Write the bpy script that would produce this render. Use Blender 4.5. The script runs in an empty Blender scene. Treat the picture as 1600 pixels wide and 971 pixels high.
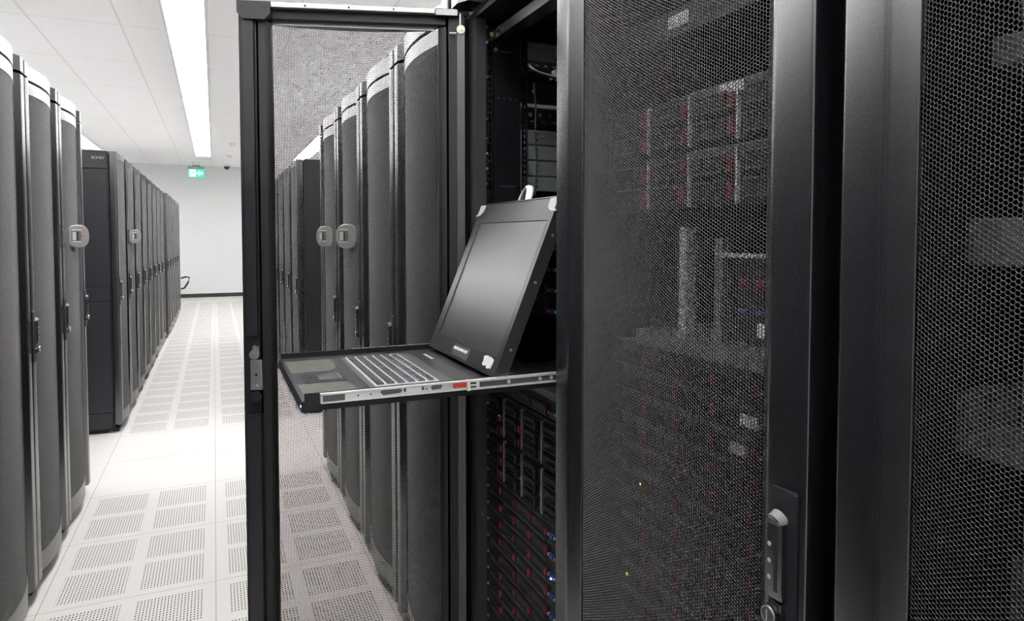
import bpy, bmesh, math, random
import numpy as np
from mathutils import Matrix, Vector
random.seed(7)
C = bpy.context.scene.collection
SC = bpy.context.scene
PI = math.pi

# ------------------------------------------------------------------ camera, world, exposure
W_, H_ = 1600.0, 971.0
F_PX, YAW, PITCH, CAM_H = 1049.8, math.radians(23.892), math.radians(-2.2988), 1.38
cam_d = bpy.data.cameras.new('camera')
cam = bpy.data.objects.new('camera', cam_d)
C.objects.link(cam)
cam_d.sensor_width = 36.0
cam_d.lens = F_PX / W_ * 36.0
cam_d.shift_y = -73.2 / W_
cam_d.clip_start = 0.02
cam_d.clip_end = 60
cam.location = (0, 0, CAM_H)
cam.rotation_euler = (PI / 2 + PITCH, 0, -YAW)
SC.camera = cam
SC.view_settings.view_transform = 'Standard'
SC.view_settings.look = 'None'
SC.view_settings.gamma = 1.0
SC.view_settings.use_curve_mapping = False
SC.view_settings.exposure = 1.4
SC.cycles.use_denoising = True
SC.cycles.denoiser = 'OPENIMAGEDENOISE'
SC.cycles.denoising_input_passes = 'RGB_ALBEDO_NORMAL'
SC.cycles.denoising_prefilter = 'NONE'
SC.cycles.use_adaptive_sampling = False
SC.cycles.sample_clamp_indirect = 6.0
SC.cycles.filter_width = 1.2
LAMP = 8.0
wd = bpy.data.worlds.new('world')
SC.world = wd
wd.use_nodes = True
wd.node_tree.nodes['Background'].inputs[0].default_value = (0.75, 0.78, 0.8, 1)
wd.node_tree.nodes['Background'].inputs[1].default_value = 0.3

# ------------------------------------------------------------------ materials
def inp(n, names, v):
    for k in names:
        if k in n.inputs:
            n.inputs[k].default_value = v
            return

def mat(name, col, rough=0.5, metal=0.0, ior=1.5, emit=None, strength=0.0, coat=0.0, noise=0.0, nscale=200.0, bump=0.0):
    m = bpy.data.materials.new(name)
    m.use_nodes = True
    t = m.node_tree
    b = t.nodes['Principled BSDF']
    b.inputs['Base Color'].default_value = (*col, 1)
    b.inputs['Roughness'].default_value = rough
    b.inputs['Metallic'].default_value = metal
    inp(b, ['IOR'], ior)
    inp(b, ['Coat Weight'], coat)
    if emit:
        inp(b, ['Emission Color'], (*emit, 1))
        inp(b, ['Emission Strength'], strength)
    if noise > 0 or bump > 0:
        tc = t.nodes.new('ShaderNodeTexCoord')
        nz = t.nodes.new('ShaderNodeTexNoise')
        nz.inputs['Scale'].default_value = nscale
        nz.inputs['Detail'].default_value = 4
        t.links.new(tc.outputs['Object'], nz.inputs['Vector'])
        if noise > 0:
            mr = t.nodes.new('ShaderNodeMapRange')
            mr.inputs[3].default_value = 1 - noise
            mr.inputs[4].default_value = 1 + noise
            t.links.new(nz.outputs[0], mr.inputs[0])
            mx = t.nodes.new('ShaderNodeVectorMath')
            mx.operation = 'SCALE'
            mx.inputs[0].default_value = col
            t.links.new(mr.outputs[0], mx.inputs['Scale'])
            t.links.new(mx.outputs[0], b.inputs['Base Color'])
        if bump > 0:
            bp = t.nodes.new('ShaderNodeBump')
            bp.inputs['Strength'].default_value = bump
            bp.inputs['Distance'].default_value = 0.0004
            t.links.new(nz.outputs[0], bp.inputs['Height'])
            t.links.new(bp.outputs[0], b.inputs['Normal'])
    return m

M = {}
M['black'] = mat('black_paint', (0.0065, 0.0065, 0.0095), 0.26, ior=2.2, bump=0.03, nscale=1400)
M['mesh'] = mat('black_mesh_paint', (0.010, 0.010, 0.010), 0.45, ior=1.45)
M['rim'] = mat('rim_highlight', (0.07, 0.07, 0.07), 0.25, ior=1.8)  # same black paint, made paler: hole-rim highlights put into the colour
M['cab'] = mat('cabinet_black', (0.007, 0.007, 0.008), 0.5)
M['dark'] = mat('dark_interior', (0.010, 0.010, 0.011), 0.6)
M['charcoal'] = mat('charcoal_paint', (0.018, 0.018, 0.023), 0.4, bump=0.2, nscale=700)
M['roof'] = mat('roof_bounce_grey', (0.36, 0.36, 0.36), 0.5)  # black rack tops lightened to bounce light up to the ceiling
M['silver'] = mat('silver_paint', (0.42, 0.42, 0.44), 0.34, metal=0.75)
M['zinc'] = mat('zinc_metal', (0.62, 0.64, 0.63), 0.3, metal=0.9, noise=0.12, nscale=60)
M['galv'] = mat('galvanised_metal', (0.27, 0.30, 0.30), 0.42, metal=0.6, noise=0.15, nscale=25)
M['bright'] = mat('bright_metal', (0.72, 0.74, 0.74), 0.38, metal=0.35)
M['shelf_bezel'] = mat('shelf_bezel_grey', (0.06, 0.06, 0.068), 0.4)
M['post'] = mat('post_grey', (0.045, 0.045, 0.05), 0.35, ior=1.7)
M['letter'] = mat('letter_grey', (0.33, 0.33, 0.34), 0.5)
M['pad_white'] = mat('corner_pad_grey', (0.42, 0.42, 0.40), 0.5)
M['band_grey'] = mat('band_grey', (0.24, 0.235, 0.23), 0.4, metal=0.6)
M['chrome'] = mat('chrome', (0.8, 0.8, 0.8), 0.15, metal=1.0)
M['brass'] = mat('yellow_zinc', (0.75, 0.5, 0.2), 0.3, metal=0.9)
M['grey_plastic'] = mat('grey_plastic', (0.33, 0.33, 0.32), 0.4)
M['grey_dark'] = mat('dark_grey_plastic', (0.10, 0.10, 0.105), 0.45)
M['reader'] = mat('reader_grey', (0.24, 0.24, 0.235), 0.35)
M['white_plastic'] = mat('white_plastic', (0.75, 0.75, 0.73), 0.4)
M['label'] = mat('paper_label', (0.75, 0.75, 0.74), 0.6)
M['maroon'] = mat('maroon_latch', (0.20, 0.014, 0.045), 0.4)
M['blue'] = mat('blue_connector', (0.04, 0.08, 0.30), 0.4)
M['bay'] = mat('drive_black', (0.010, 0.010, 0.011), 0.42)
M['red'] = mat('red_plastic', (0.65, 0.05, 0.04), 0.4)
M['cable_w'] = mat('white_cable', (0.7, 0.7, 0.7), 0.5)
M['rubber'] = mat('black_rubber', (0.012, 0.012, 0.012), 0.55)
M['screen'] = mat('screen_glass', (0.008, 0.008, 0.012), 0.31, ior=2.9)
M['bezel'] = mat('monitor_bezel', (0.02, 0.02, 0.022), 0.3, ior=2.0)
M['tray'] = mat('tray_black', (0.045, 0.045, 0.048), 0.38, noise=0.3, nscale=18)
M['pad'] = mat('worn_grey_pad', (0.125, 0.125, 0.115), 0.8, noise=0.4, nscale=45)
M['kb_base'] = mat('keyboard_grey', (0.46, 0.46, 0.49), 0.35)
M['key'] = mat('key_cap', (0.085, 0.085, 0.095), 0.25)
M['lcd'] = mat('lcd_face', (0.45, 0.5, 0.48), 0.3)
M['green'] = mat('exit_green', (0.0, 0.42, 0.24), 0.5, emit=(0.03, 0.62, 0.36), strength=0.55)
M['exit_white'] = mat('exit_white', (0.8, 0.85, 0.83), 0.5, emit=(0.9, 1.0, 0.95), strength=0.9)
M['lamp'] = mat('lamp_diffuser', (0.9, 0.9, 0.9), 0.5, emit=(1.0, 0.985, 0.97), strength=LAMP)
M['led_y'] = mat('led_yellow', (0.5, 0.6, 0.05), 0.4, emit=(0.7, 0.9, 0.1), strength=2.0)
M['led_b'] = mat('led_blue', (0.1, 0.2, 0.9), 0.4, emit=(0.2, 0.3, 1.0), strength=2.5)
M['led_o'] = mat('led_orange', (0.9, 0.2, 0.05), 0.4, emit=(1.0, 0.25, 0.05), strength=3.0)
M['wall'] = mat('wall_paint', (0.74, 0.745, 0.76), 0.6, noise=0.012, nscale=3)
M['skirting'] = mat('skirting_vinyl', (0.03, 0.03, 0.032), 0.5)
SC.cycles.diffuse_bounces = 6
M['white_frame'] = mat('white_enamel', (0.8, 0.8, 0.8), 0.4)

M['lamp'].cycles.emission_sampling = 'FRONT'
class NT:
    """tiny expression builder for procedural patterns"""
    def __init__(s, m):
        s.t = m.node_tree
    def m(s, op, a, b=None):
        n = s.t.nodes.new('ShaderNodeMath')
        n.operation = op
        for i, v in enumerate((a, b)):
            if v is None: continue
            if isinstance(v, (int, float)): n.inputs[i].default_value = v
            else: s.t.links.new(v, n.inputs[i])
        return n.outputs[0]
    def between(s, v, a, b):
        return s.m('MULTIPLY', s.m('GREATER_THAN', v, a), s.m('LESS_THAN', v, b))
    def mix(s, fac, a, b):
        n = s.t.nodes.new('ShaderNodeMix')
        n.data_type = 'RGBA'
        s.t.links.new(fac, n.inputs[0])
        for i, v in ((6, a), (7, b)):
            if isinstance(v, tuple): n.inputs[i].default_value = (*v, 1)
            else: s.t.links.new(v, n.inputs[i])
        return n.outputs[2]

TX0, TY0 = -0.016, 4.696
def floor_material():
    m = mat('raised_floor_laminate', (0.8, 0.8, 0.78), 0.55, ior=1.35)
    e = NT(m)
    t = m.node_tree
    tc = t.nodes.new('ShaderNodeTexCoord')
    sp = t.nodes.new('ShaderNodeSeparateXYZ')
    t.links.new(tc.outputs['Object'], sp.inputs[0])
    x, y = sp.outputs[0], sp.outputs[1]
    u = e.m('FRACT', e.m('DIVIDE', e.m('SUBTRACT', x, TX0 - 6.0), 0.6))
    v = e.m('FRACT', e.m('DIVIDE', e.m('SUBTRACT', y, TY0 - 12.0), 0.6))
    def edge(c): return e.m('LESS_THAN', e.m('SUBTRACT', 0.5, e.m('ABSOLUTE', e.m('SUBTRACT', c, 0.5))), 0.0026)
    joint = e.m('MAXIMUM', edge(u), edge(v))
    def quad(c): return e.m('MAXIMUM', e.between(c, 0.075, 0.458), e.between(c, 0.542, 0.925))
    P = 0.0115
    hx = e.m('SUBTRACT', e.m('FRACT', e.m('DIVIDE', e.m('SUBTRACT', x, TX0 - 6.0 + 0.045), P)), 0.5)
    hy = e.m('SUBTRACT', e.m('FRACT', e.m('DIVIDE', e.m('SUBTRACT', y, TY0 - 12.0 + 0.045), P * 1.5)), 0.5)
    hx = e.m('MULTIPLY', hx, 1.5)
    r2 = e.m('ADD', e.m('MULTIPLY', hx, hx), e.m('MULTIPLY', e.m('MULTIPLY', hy, 0.98), e.m('MULTIPLY', hy, 0.98)))
    hole = e.m('LESS_THAN', r2, 0.098)
    rows = e.m('MAXIMUM', e.m('LESS_THAN', y, TY0 - 0.6), e.m('GREATER_THAN', y, TY0 + 0.6))
    rows = e.m('MULTIPLY', rows, e.m('LESS_THAN', y, TY0 + 18 * 0.6 + 0.02))
    cols = e.between(x, TX0 - 0.6, TX0 + 0.6)
    perf = e.m('MULTIPLY', e.m('MULTIPLY', rows, cols), e.m('MULTIPLY', quad(u), quad(v)))
    hole = e.m('MULTIPLY', hole, perf)
    nz = t.nodes.new('ShaderNodeTexNoise')
    nz.inputs['Scale'].default_value = 3.0
    t.links.new(tc.outputs['Object'], nz.inputs['Vector'])
    base = e.mix(nz.outputs[0], (0.60, 0.592, 0.58), (0.63, 0.625, 0.612))
    c = e.mix(joint, base, (0.38, 0.30, 0.22))
    c = e.mix(hole, c, (0.105, 0.08, 0.045))
    t.links.new(c, t.nodes['Principled BSDF'].inputs['Base Color'])
    return m

CX0, CY0 = -1.2217, 5.9368
def ceiling_material():
    m = mat('ceiling_tile', (0.8, 0.8, 0.8), 0.7)
    e = NT(m)
    t = m.node_tree
    tc = t.nodes.new('ShaderNodeTexCoord')
    sp = t.nodes.new('ShaderNodeSeparateXYZ')
    t.links.new(tc.outputs['Object'], sp.inputs[0])
    x, y = sp.outputs[0], sp.outputs[1]
    u = e.m('FRACT', e.m('DIVIDE', e.m('SUBTRACT', x, CX0 - 6.0), 0.6))
    v = e.m('FRACT', e.m('DIVIDE', e.m('SUBTRACT', y, CY0 - 12.0), 1.2))
    lu = e.m('LESS_THAN', e.m('SUBTRACT', 0.5, e.m('ABSOLUTE', e.m('SUBTRACT', u, 0.5))), 0.011)
    lv = e.m('LESS_THAN', e.m('SUBTRACT', 0.5, e.m('ABSOLUTE', e.m('SUBTRACT', v, 0.5))), 0.0045)
    c = e.mix(lv, (0.94, 0.94, 0.945), (0.76, 0.76, 0.76))
    c = e.mix(lu, c, (0.78, 0.78, 0.78))
    t.links.new(c, t.nodes['Principled BSDF'].inputs['Base Color'])
    return m
M['floor'] = floor_material()
M['ceiling'] = ceiling_material()

# ------------------------------------------------------------------ mesh helpers
class MB:
    """collects shapes and links them as ONE mesh object"""
    def __init__(s):
        s.v, s.f, s.mi = [], [], []
        s.cur = 0
    def mat_i(s, i):
        s.cur = i
        return s
    def _add(s, vs, fs):
        o = len(s.v)
        s.v += [tuple(p) for p in vs]
        for f in fs:
            s.f.append([i + o for i in f])
            s.mi.append(s.cur)
        return s
    def box(s, x0, x1, y0, y1, z0, z1, T=None):
        vs = [(x, y, z) for z in (z0, z1) for y in (y0, y1) for x in (x0, x1)]
        if T is not None: vs = [T @ Vector(p) for p in vs]
        return s._add(vs, [(0, 2, 3, 1), (4, 5, 7, 6), (0, 1, 5, 4), (2, 6, 7, 3), (0, 4, 6, 2), (1, 3, 7, 5)])
    def bbox(s, x0, x1, y0, y1, z0, z1, b, T=None):
        """box with chamfered edges along all sides (bevel b)"""
        bm = bmesh.new()
        bmesh.ops.create_cube(bm, size=1.0)
        for q in bm.verts:
            q.co = Vector(((x0 + x1) / 2 + q.co.x * (x1 - x0), (y0 + y1) / 2 + q.co.y * (y1 - y0), (z0 + z1) / 2 + q.co.z * (z1 - z0)))
        bmesh.ops.bevel(bm, geom=bm.edges[:], offset=b, segments=2, affect='EDGES', profile=0.5)
        return s.from_bm(bm, T)
    def from_bm(s, bm, T=None):
        bm.verts.index_update()
        vs = [(T @ q.co) if T is not None else q.co.copy() for q in bm.verts]
        s._add(vs, [[q.index for q in f.verts] for f in bm.faces])
        bm.free()
        return s
    def prism(s, poly, z0, z1, axis='z', T=None):
        """polygon (a,b) extruded along an axis"""
        n = len(poly)
        def P(a, b, c):
            return {'z': (a, b, c), 'x': (c, a, b), 'y': (a, c, b)}[axis]
        vs = [P(a, b, z0) for a, b in poly] + [P(a, b, z1) for a, b in poly]
        if T is not None: vs = [T @ Vector(p) for p in vs]
        fs = [list(range(n))[::-1], list(range(n, 2 * n))]
        for i in range(n):
            j = (i + 1) % n
            fs.append((i, j, j + n, i + n))
        return s._add(vs, fs)
    def cyl(s, p0, p1, r0, r1=None, n=16):
        r1 = r0 if r1 is None else r1
        p0, p1 = Vector(p0), Vector(p1)
        d = (p1 - p0).normalized()
        a = d.orthogonal().normalized()
        b = d.cross(a)
        ring = lambda p, r: [p + a * (r * math.cos(2 * PI * i / n)) + b * (r * math.sin(2 * PI * i / n)) for i in range(n)]
        vs = ring(p0, r0) + ring(p1, r1)
        fs = [list(range(n))[::-1], list(range(n, 2 * n))] + [(i, (i + 1) % n, (i + 1) % n + n, i + n) for i in range(n)]
        return s._add(vs, fs)
    def tube(s, pts, r, n=8, flat=1.0):
        pts = [Vector(p) for p in pts]
        rings = []
        up = Vector((0, 0, 1))
        for i, p in enumerate(pts):
            d = (pts[min(i + 1, len(pts) - 1)] - pts[max(i - 1, 0)]).normalized()
            a = d.cross(up)
            a = a.normalized() if a.length > 1e-4 else d.orthogonal().normalized()
            b = d.cross(a)
            rings.append([p + a * (r * math.cos(2 * PI * k / n)) + b * (r * flat * math.sin(2 * PI * k / n)) for k in range(n)])
        vs = [q for rr in rings for q in rr]
        fs = [list(range(n)), list(range((len(pts) - 1) * n, len(pts) * n))]
        for i in range(len(pts) - 1):
            for k in range(n):
                fs.append((i * n + k, i * n + (k + 1) % n, (i + 1) * n + (k + 1) % n, (i + 1) * n + k))
        return s._add(vs, fs)
    def build(s, name, mats, parent=None, smooth=False):
        me = bpy.data.meshes.new(name)
        me.from_pydata(s.v, [], s.f)
        for m in (mats if isinstance(mats, (list, tuple)) else [mats]):
            me.materials.append(m)
        me.polygons.foreach_set('material_index', s.mi)
        bm = bmesh.new()
        bm.from_mesh(me)
        bmesh.ops.recalc_face_normals(bm, faces=bm.faces)
        bm.to_mesh(me)
        bm.free()
        if smooth:
            me.polygons.foreach_set('use_smooth', [True] * len(me.polygons))
            try: me.set_sharp_from_angle(angle=math.radians(35))
            except Exception: pass
        o = bpy.data.objects.new(name, me)
        C.objects.link(o)
        if parent: o.parent = parent
        return o

def tag(o, label=None, cat=None, group=None, kind=None):
    if label: o['label'] = label
    if cat: o['category'] = cat
    if group: o['group'] = group
    if kind: o['kind'] = kind
    return o

def empty(name, loc, rz=0.0):
    o = bpy.data.objects.new(name, None)
    o.empty_display_size = 0.05
    C.objects.link(o)
    o.location = loc
    o.rotation_euler = (0, 0, rz)
    return o

KIDS = {}
def children(o):
    return [c for c in C.objects if c.parent == o]

def copy_tree(o, parent=None):
    c = o.copy()
    C.objects.link(c)
    c.parent = parent
    if 'label' in c and parent is None: del c['label']
    for ch in children(o):
        copy_tree(ch, c)
    return c

# ------------------------------------------------------------------ the setting
CEIL = 2.988
RX0, RX1, RY0, RY1 = -4.75, 4.75, -4.0, 16.835
def slab(name, x0, x1, y0, y1, z0, z1, m):
    return tag(MB().box(x0, x1, y0, y1, z0, z1).build(name, m), kind='structure')
slab('floor', RX0, RX1, RY0, RY1, -0.08, 0.0, M['floor'])
slab('ceiling', RX0, RX1, RY0, RY1, CEIL, CEIL + 0.06, M['ceiling'])
slab('wall_far', RX0, RX1, RY1, RY1 + 0.1, 0, CEIL, M['wall'])
slab('wall_near', RX0, RX1, RY0 - 0.1, RY0, 0, CEIL, M['wall'])
slab('wall_left', RX0 - 0.1, RX0, RY0, RY1, 0, CEIL, M['wall'])
slab('wall_right', RX1, RX1 + 0.1, RY0, RY1, 0, CEIL, M['wall'])
slab('baseboard_far', RX0, RX1, RY1 - 0.012, RY1, 0, 0.085, M['skirting'])

# ceiling strip lights, one object per lamp module
ORD = ['nearest', 'second', 'third', 'fourth', 'fifth', 'sixth', 'seventh', 'eighth', 'ninth', 'tenth', 'eleventh', 'twelfth', 'thirteenth', 'fourteenth', 'fifteenth', 'sixteenth']
lamp0 = None
LM = 1.25
for sx, where in ((-0.17, 'over the middle aisle'), (-2.0, 'beyond the left rack row'), (1.66, 'behind the right rack row')):
    for k in range(14):
        y0 = 14.71 - LM * (k + 1)
        if lamp0 is None:
            r = empty('ceiling_light', (0, 0, 0))
            f = MB()
            f.box(-0.15, -0.132, 0.0, LM, -0.018, -0.001).box(0.132, 0.15, 0.0, LM, -0.018, -0.001)
            f.box(-0.132, 0.132, 0.0, 0.008, -0.018, -0.001).box(-0.132, 0.132, LM - 0.008, LM, -0.018, -0.001)
            f.build('light_frame', M['white_frame'], r)
            df = MB().box(-0.131, 0.131, 0.009, LM - 0.009, -0.012, -0.003)
            df.mat_i(1)._add([(-0.131, 0.009, -0.013), (0.131, 0.009, -0.013), (0.131, LM - 0.009, -0.013), (-0.131, LM - 0.009, -0.013)], [(3, 2, 1, 0)])
            df = df.build('diffuser', [M['white_frame'], M['lamp']], r)
            lamp0 = r
        else:
            r = copy_tree(lamp0)
        r.location = (sx, y0, CEIL)
        tag(r, 'long white recessed ceiling light %s, %s from the far wall' % (where, ORD[k] if k else 'first'), 'ceiling light', 'ceiling strip lights ' + where)
t = MB().bbox(-0.15, 0.15, 0, 0.6, -0.016, -0.001, 0.003).build('air_grille', M['white_frame'])
t.location = (-0.17, 14.8, CEIL)
tag(t, 'white unlit panel at the far end of the aisle light strip', 'ceiling panel')

# ------------------------------------------------------------------ server rack with bulged perforated door
BUL = 0.026
HALF = 0.2135
def prof(y):
    return 0.017 - BUL * (1 - (y / HALF) ** 2)

def perforated_mesh(p=0.00468, half=0.228, z0=0.125, z1=1.935, hole=0.44):
    ny = int(2 * half / (p * 0.8660254)) + 1
    nz = int((z1 - z0) / p)
    iy, iz = np.meshgrid(np.arange(ny), np.arange(nz), indexing='ij')
    cy = (iy - (ny - 1) / 2) * p * 0.8660254
    cz = z0 + iz * p + (iy % 2) * p / 2
    cy, cz = cy.ravel(), cz.ravel()
    n = len(cy)
    R = p / math.sqrt(3)
    a6 = np.arange(6) * PI / 3
    a12 = np.arange(12) * PI / 6
    ro, ri = (hole + 0.04) * p, hole * p
    oy = np.concatenate([R * np.cos(a6), ro * np.cos(a12), ri * np.cos(a12), ri * np.cos(a12)])
    oz = np.concatenate([R * np.sin(a6), ro * np.sin(a12), ri * np.sin(a12), ri * np.sin(a12)])
    dx = np.concatenate([np.zeros(18), np.full(12, 0.00026), np.full(12, 0.0011)])
    Y = cy[:, None] + oy[None]
    Z = cz[:, None] + oz[None]
    X = 0.017 - BUL * (1 - (Y / HALF) ** 2) + dx[None]
    co = np.stack([X, Y, Z], -1).reshape(-1, 3)
    quads, tris = [], []
    for i in range(6):
        j = (i + 1) % 6
        a, b, c = 6 + 2 * i, 6 + (2 * i + 1) % 12, 6 + (2 * i + 2) % 12
        quads.append((i, a, b, j)) ; tris.append((j, b, c))
    # corner i sits at the angle of inner vertex 2i, so: quad corner_i, inner_2i, inner_2i+1, corner_j ; tri corner_j, inner_2i+1, inner_2i+2
    for k in range(12):
        k2 = (k + 1) % 12
        quads.append((6 + k, 18 + k, 18 + k2, 6 + k2))
        quads.append((18 + k, 30 + k, 30 + k2, 18 + k2))
    quads = np.array(quads)[:, ::-1] ; tris = np.array(tris)[:, ::-1]
    base = (np.arange(n) * 42)[:, None, None]
    lq = (quads[None] + base).reshape(-1)
    lt = (tris[None] + base).reshape(-1)
    nq, nt = len(lq) // 4, len(lt) // 3
    me = bpy.data.meshes.new('perforated_panel')
    me.vertices.add(len(co))
    me.vertices.foreach_set('co', co.astype(np.float32).ravel())
    me.loops.add(len(lq) + len(lt))
    me.loops.foreach_set('vertex_index', np.concatenate([lq, lt]).astype(np.int32))
    me.polygons.add(nq + nt)
    starts = np.concatenate([np.arange(nq) * 4, nq * 4 + np.arange(nt) * 3])
    me.polygons.foreach_set('loop_start', starts.astype(np.int32))
    me.update(calc_edges=True)
    me.materials.append(M['mesh'])
    me.materials.append(M['rim'])  # cones and walls of the holes take the painted highlight
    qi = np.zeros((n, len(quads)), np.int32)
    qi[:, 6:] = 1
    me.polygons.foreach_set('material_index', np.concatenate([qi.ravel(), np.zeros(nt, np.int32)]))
    return me
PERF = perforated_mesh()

DOOR_Z0, DOOR_Z1 = 0.055, 1.972
def rounded(pts, radii, n=4):
    out = []
    k = len(pts)
    for i, (p, r) in enumerate(zip(pts, radii)):
        if r <= 0:
            out.append(p)
            continue
        P, A, B = Vector(p), Vector(pts[i - 1]), Vector(pts[(i + 1) % k])
        a = P + (A - P).normalized() * r
        b = P + (B - P).normalized() * r
        for j in range(n + 1):
            t = j / n
            q = a * (1 - t) ** 2 + P * 2 * t * (1 - t) + b * t ** 2
            out.append((q.x, q.y))
    return out

def col_poly(s, w_in, inner):
    pts = [(0.0, 0.2935), (0.0, w_in), (0.0168, inner), (0.024, inner), (0.026, 0.243), (0.045, 0.250), (0.045, 0.2935)]
    return [(x, s * y) for x, y in rounded(pts, [0.005, 0.006, 0.0015, 0, 0, 0.002, 0.002])]

def band_poly(x_in, n=20, ya=HALF, extra=0.0):
    ys = [(-ya + 2 * ya * i / n) for i in range(n + 1)]
    front = [(prof(y) - extra, y) for y in ys]
    return front + [(x_in, ya), (x_in, -ya)]

def make_handle(parent, s):
    """swing handle with lock on the door column at side s"""
    yc = s * 0.2645
    b = MB()
    z0, z1 = 0.905, 1.096
    y0, y1 = yc - 0.0185, yc + 0.0185
    b.prism([(y0, z0), (y1, z0), (y1, z1 - 0.002), (y1 - 0.003, z1), (y0 + 0.003, z1), (y0, z1 - 0.002)], -0.004, 0.002, 'x')
    h = b.build('handle', M['charcoal'], parent)
    iy = yc + (-s) * 0.003
    lv = MB()
    w = 0.0108
    prof_l = [(-0.003, 1.059), (-0.0142, 1.059), (-0.0145, 1.05), (-0.0145, 0.985), (-0.0125, 0.972), (-0.003, 0.966)]
    n = len(prof_l)
    vs, fs = [], []
    for k, (dy, ins) in enumerate(((-w, 0.0025), (-w + 0.0025, 0), (w - 0.0025, 0), (w, 0.0025))):
        for x, z in prof_l:
            vs.append((x + (ins if x < -0.01 else 0), iy + dy, z))
    for k in range(3):
        for i in range(n):
            j = (i + 1) % n
            fs.append((k * n + i, k * n + j, (k + 1) * n + j, (k + 1) * n + i))
    fs.append(list(range(n))[::-1])
    fs.append(list(range(3 * n, 4 * n)))
    lv._add(vs, fs)
    lv.cyl((-0.0128, iy, 1.0585), (-0.0146, iy, 1.0575), 0.0098, 0.0088, 24)
    lv.build('lever', M['black'], parent, smooth=True)
    MB().cyl((-0.0032, iy, 1.0625), (-0.0129, iy, 1.0585), 0.0112, 0.0100, 24).build('lever_lit_top', M['reader'], parent, smooth=True)  # lever's own black plastic; grey paints in the light on its top
    for z in (1.033, 1.014, 0.995):
        MB().cyl((-0.0144, iy - s * 0.005, z), (-0.0153, iy - s * 0.005, z), 0.0030, 0.0022, 12).build('dial_button', M['grey_plastic'], parent)
    MB().box(-0.0149, -0.0140, iy + s * 0.0045 - 0.0024, iy + s * 0.0045 + 0.0024, 0.982, 1.038).build('grip_slot', M['dark'], parent)
    lk = MB()
    lk.bbox(-0.013, -0.002, iy - 0.009, iy + 0.009, 0.935, 0.968, 0.003)
    lk.cyl((-0.002, iy - s * 0.002, 0.953), (-0.0175, iy - s * 0.002, 0.953), 0.0125, 0.0115, 20)
    lk.mat_i(1).cyl((-0.0175, iy - s * 0.002, 0.953), (-0.019, iy - s * 0.002, 0.953), 0.0105, 0.0100, 20)
    lk.mat_i(0).cyl((-0.019, iy - s * 0.002, 0.953), (-0.0195, iy - s * 0.002, 0.953), 0.0085, 0.0085, 20)
    lk.mat_i(1).box(-0.0203, -0.0194, iy - s * 0.002 - 0.0012, iy - s * 0.002 + 0.0012, 0.947, 0.960)
    lk.build('lock', [M['black'], M['chrome']], parent)
    return h

def make_door(root, s, band='silver'):
    """door with the handle on side s (+1 or -1)"""
    m = MB()
    m.prism(col_poly(-s, 0.245, 0.2225), DOOR_Z0, DOOR_Z1)
    m.prism(col_poly(s, 0.236, HALF), DOOR_Z0, DOOR_Z1)
    d = m.build('door', M['black'], root, smooth=True)
    MB().box(0.0205, 0.042, -0.242, 0.242, DOOR_Z0, 0.135).build('cross_member', M['cab'], d)
    MB().box(0.0205, 0.042, -0.242, 0.242, 1.938, DOOR_Z1).build('cross_member', M['cab'], d)
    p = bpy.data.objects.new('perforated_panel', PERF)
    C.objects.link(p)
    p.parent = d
    MB().prism(band_poly(0.0195, extra=0.0012), 1.928, DOOR_Z1).build('top_band', M[band], d, smooth=True)
    MB().prism(band_poly(0.0195, extra=0.0012), DOOR_Z0, 0.132).build('bottom_band', M['band_grey' if band == 'silver' else band], d, smooth=True)
    make_handle(d, s)
    return d

def make_fascia(root):
    z0, z1 = 1.982, 2.036
    f = MB().prism(band_poly(0.06, extra=0.002), z0, z1).build('fascia', M['silver'], root, smooth=True)
    for s in (-1, 1):
        pts = [(0.003, 0.2935), (0.0, 0.2905), (0.0, 0.245), (0.002, 0.241), (0.0165, HALF + 0.0008), (0.06, HALF + 0.0008), (0.06, 0.2935)]
        MB().prism([(x, s * y) for x, y in pts], z0, z1).build('corner_cap', M['black'], root)

def make_cabinet(root, tall):
    b = MB()
    zt = 1.972
    b.box(0.052, 1.05, -0.2985, -0.2865, 0.03, zt).box(0.052, 1.05, 0.2865, 0.2985, 0.03, zt)
    b.box(1.038, 1.05, -0.2865, 0.2865, 0.03, zt)
    b.box(0.052, 1.038, -0.2865, 0.2865, 0.03, 0.05).box(0.052, 1.038, -0.2865, 0.2865, zt - 0.018, zt)
    b.box(0.052, 0.075, -0.2865, -0.25, 0.05, zt - 0.018).box(0.052, 0.075, 0.25, 0.2865, 0.05, zt - 0.018)
    c = b.build('cabinet', [M['cab']], root)
    MB().bbox(0.063, 1.05, -0.2985, 0.2985, zt + 0.0005, 2.034 if tall else zt + 0.008, 0.002).build('roof_bounce_panel', M['roof'], root)  # unseen top sheet, added in light grey as a reflector for the ceiling
    MB().box(0.03, 1.02, -0.27, 0.27, 0.004, 0.03).build('plinth', M['dark'], root)
    for fx in (0.07, 1.0):
        for fy in (-0.25, 0.25):
            MB().cyl((fx, fy, 0), (fx, fy, 0.03), 0.022, 0.016, 10).build('foot', M['zinc'], root)

def make_rack(s, tall, door=True):
    r = empty('server_rack', (0, 0, 0))
    make_cabinet(r, tall)
    if tall: make_fascia(r)
    if door: make_door(r, s, 'silver' if tall else 'black')
    return r

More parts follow.
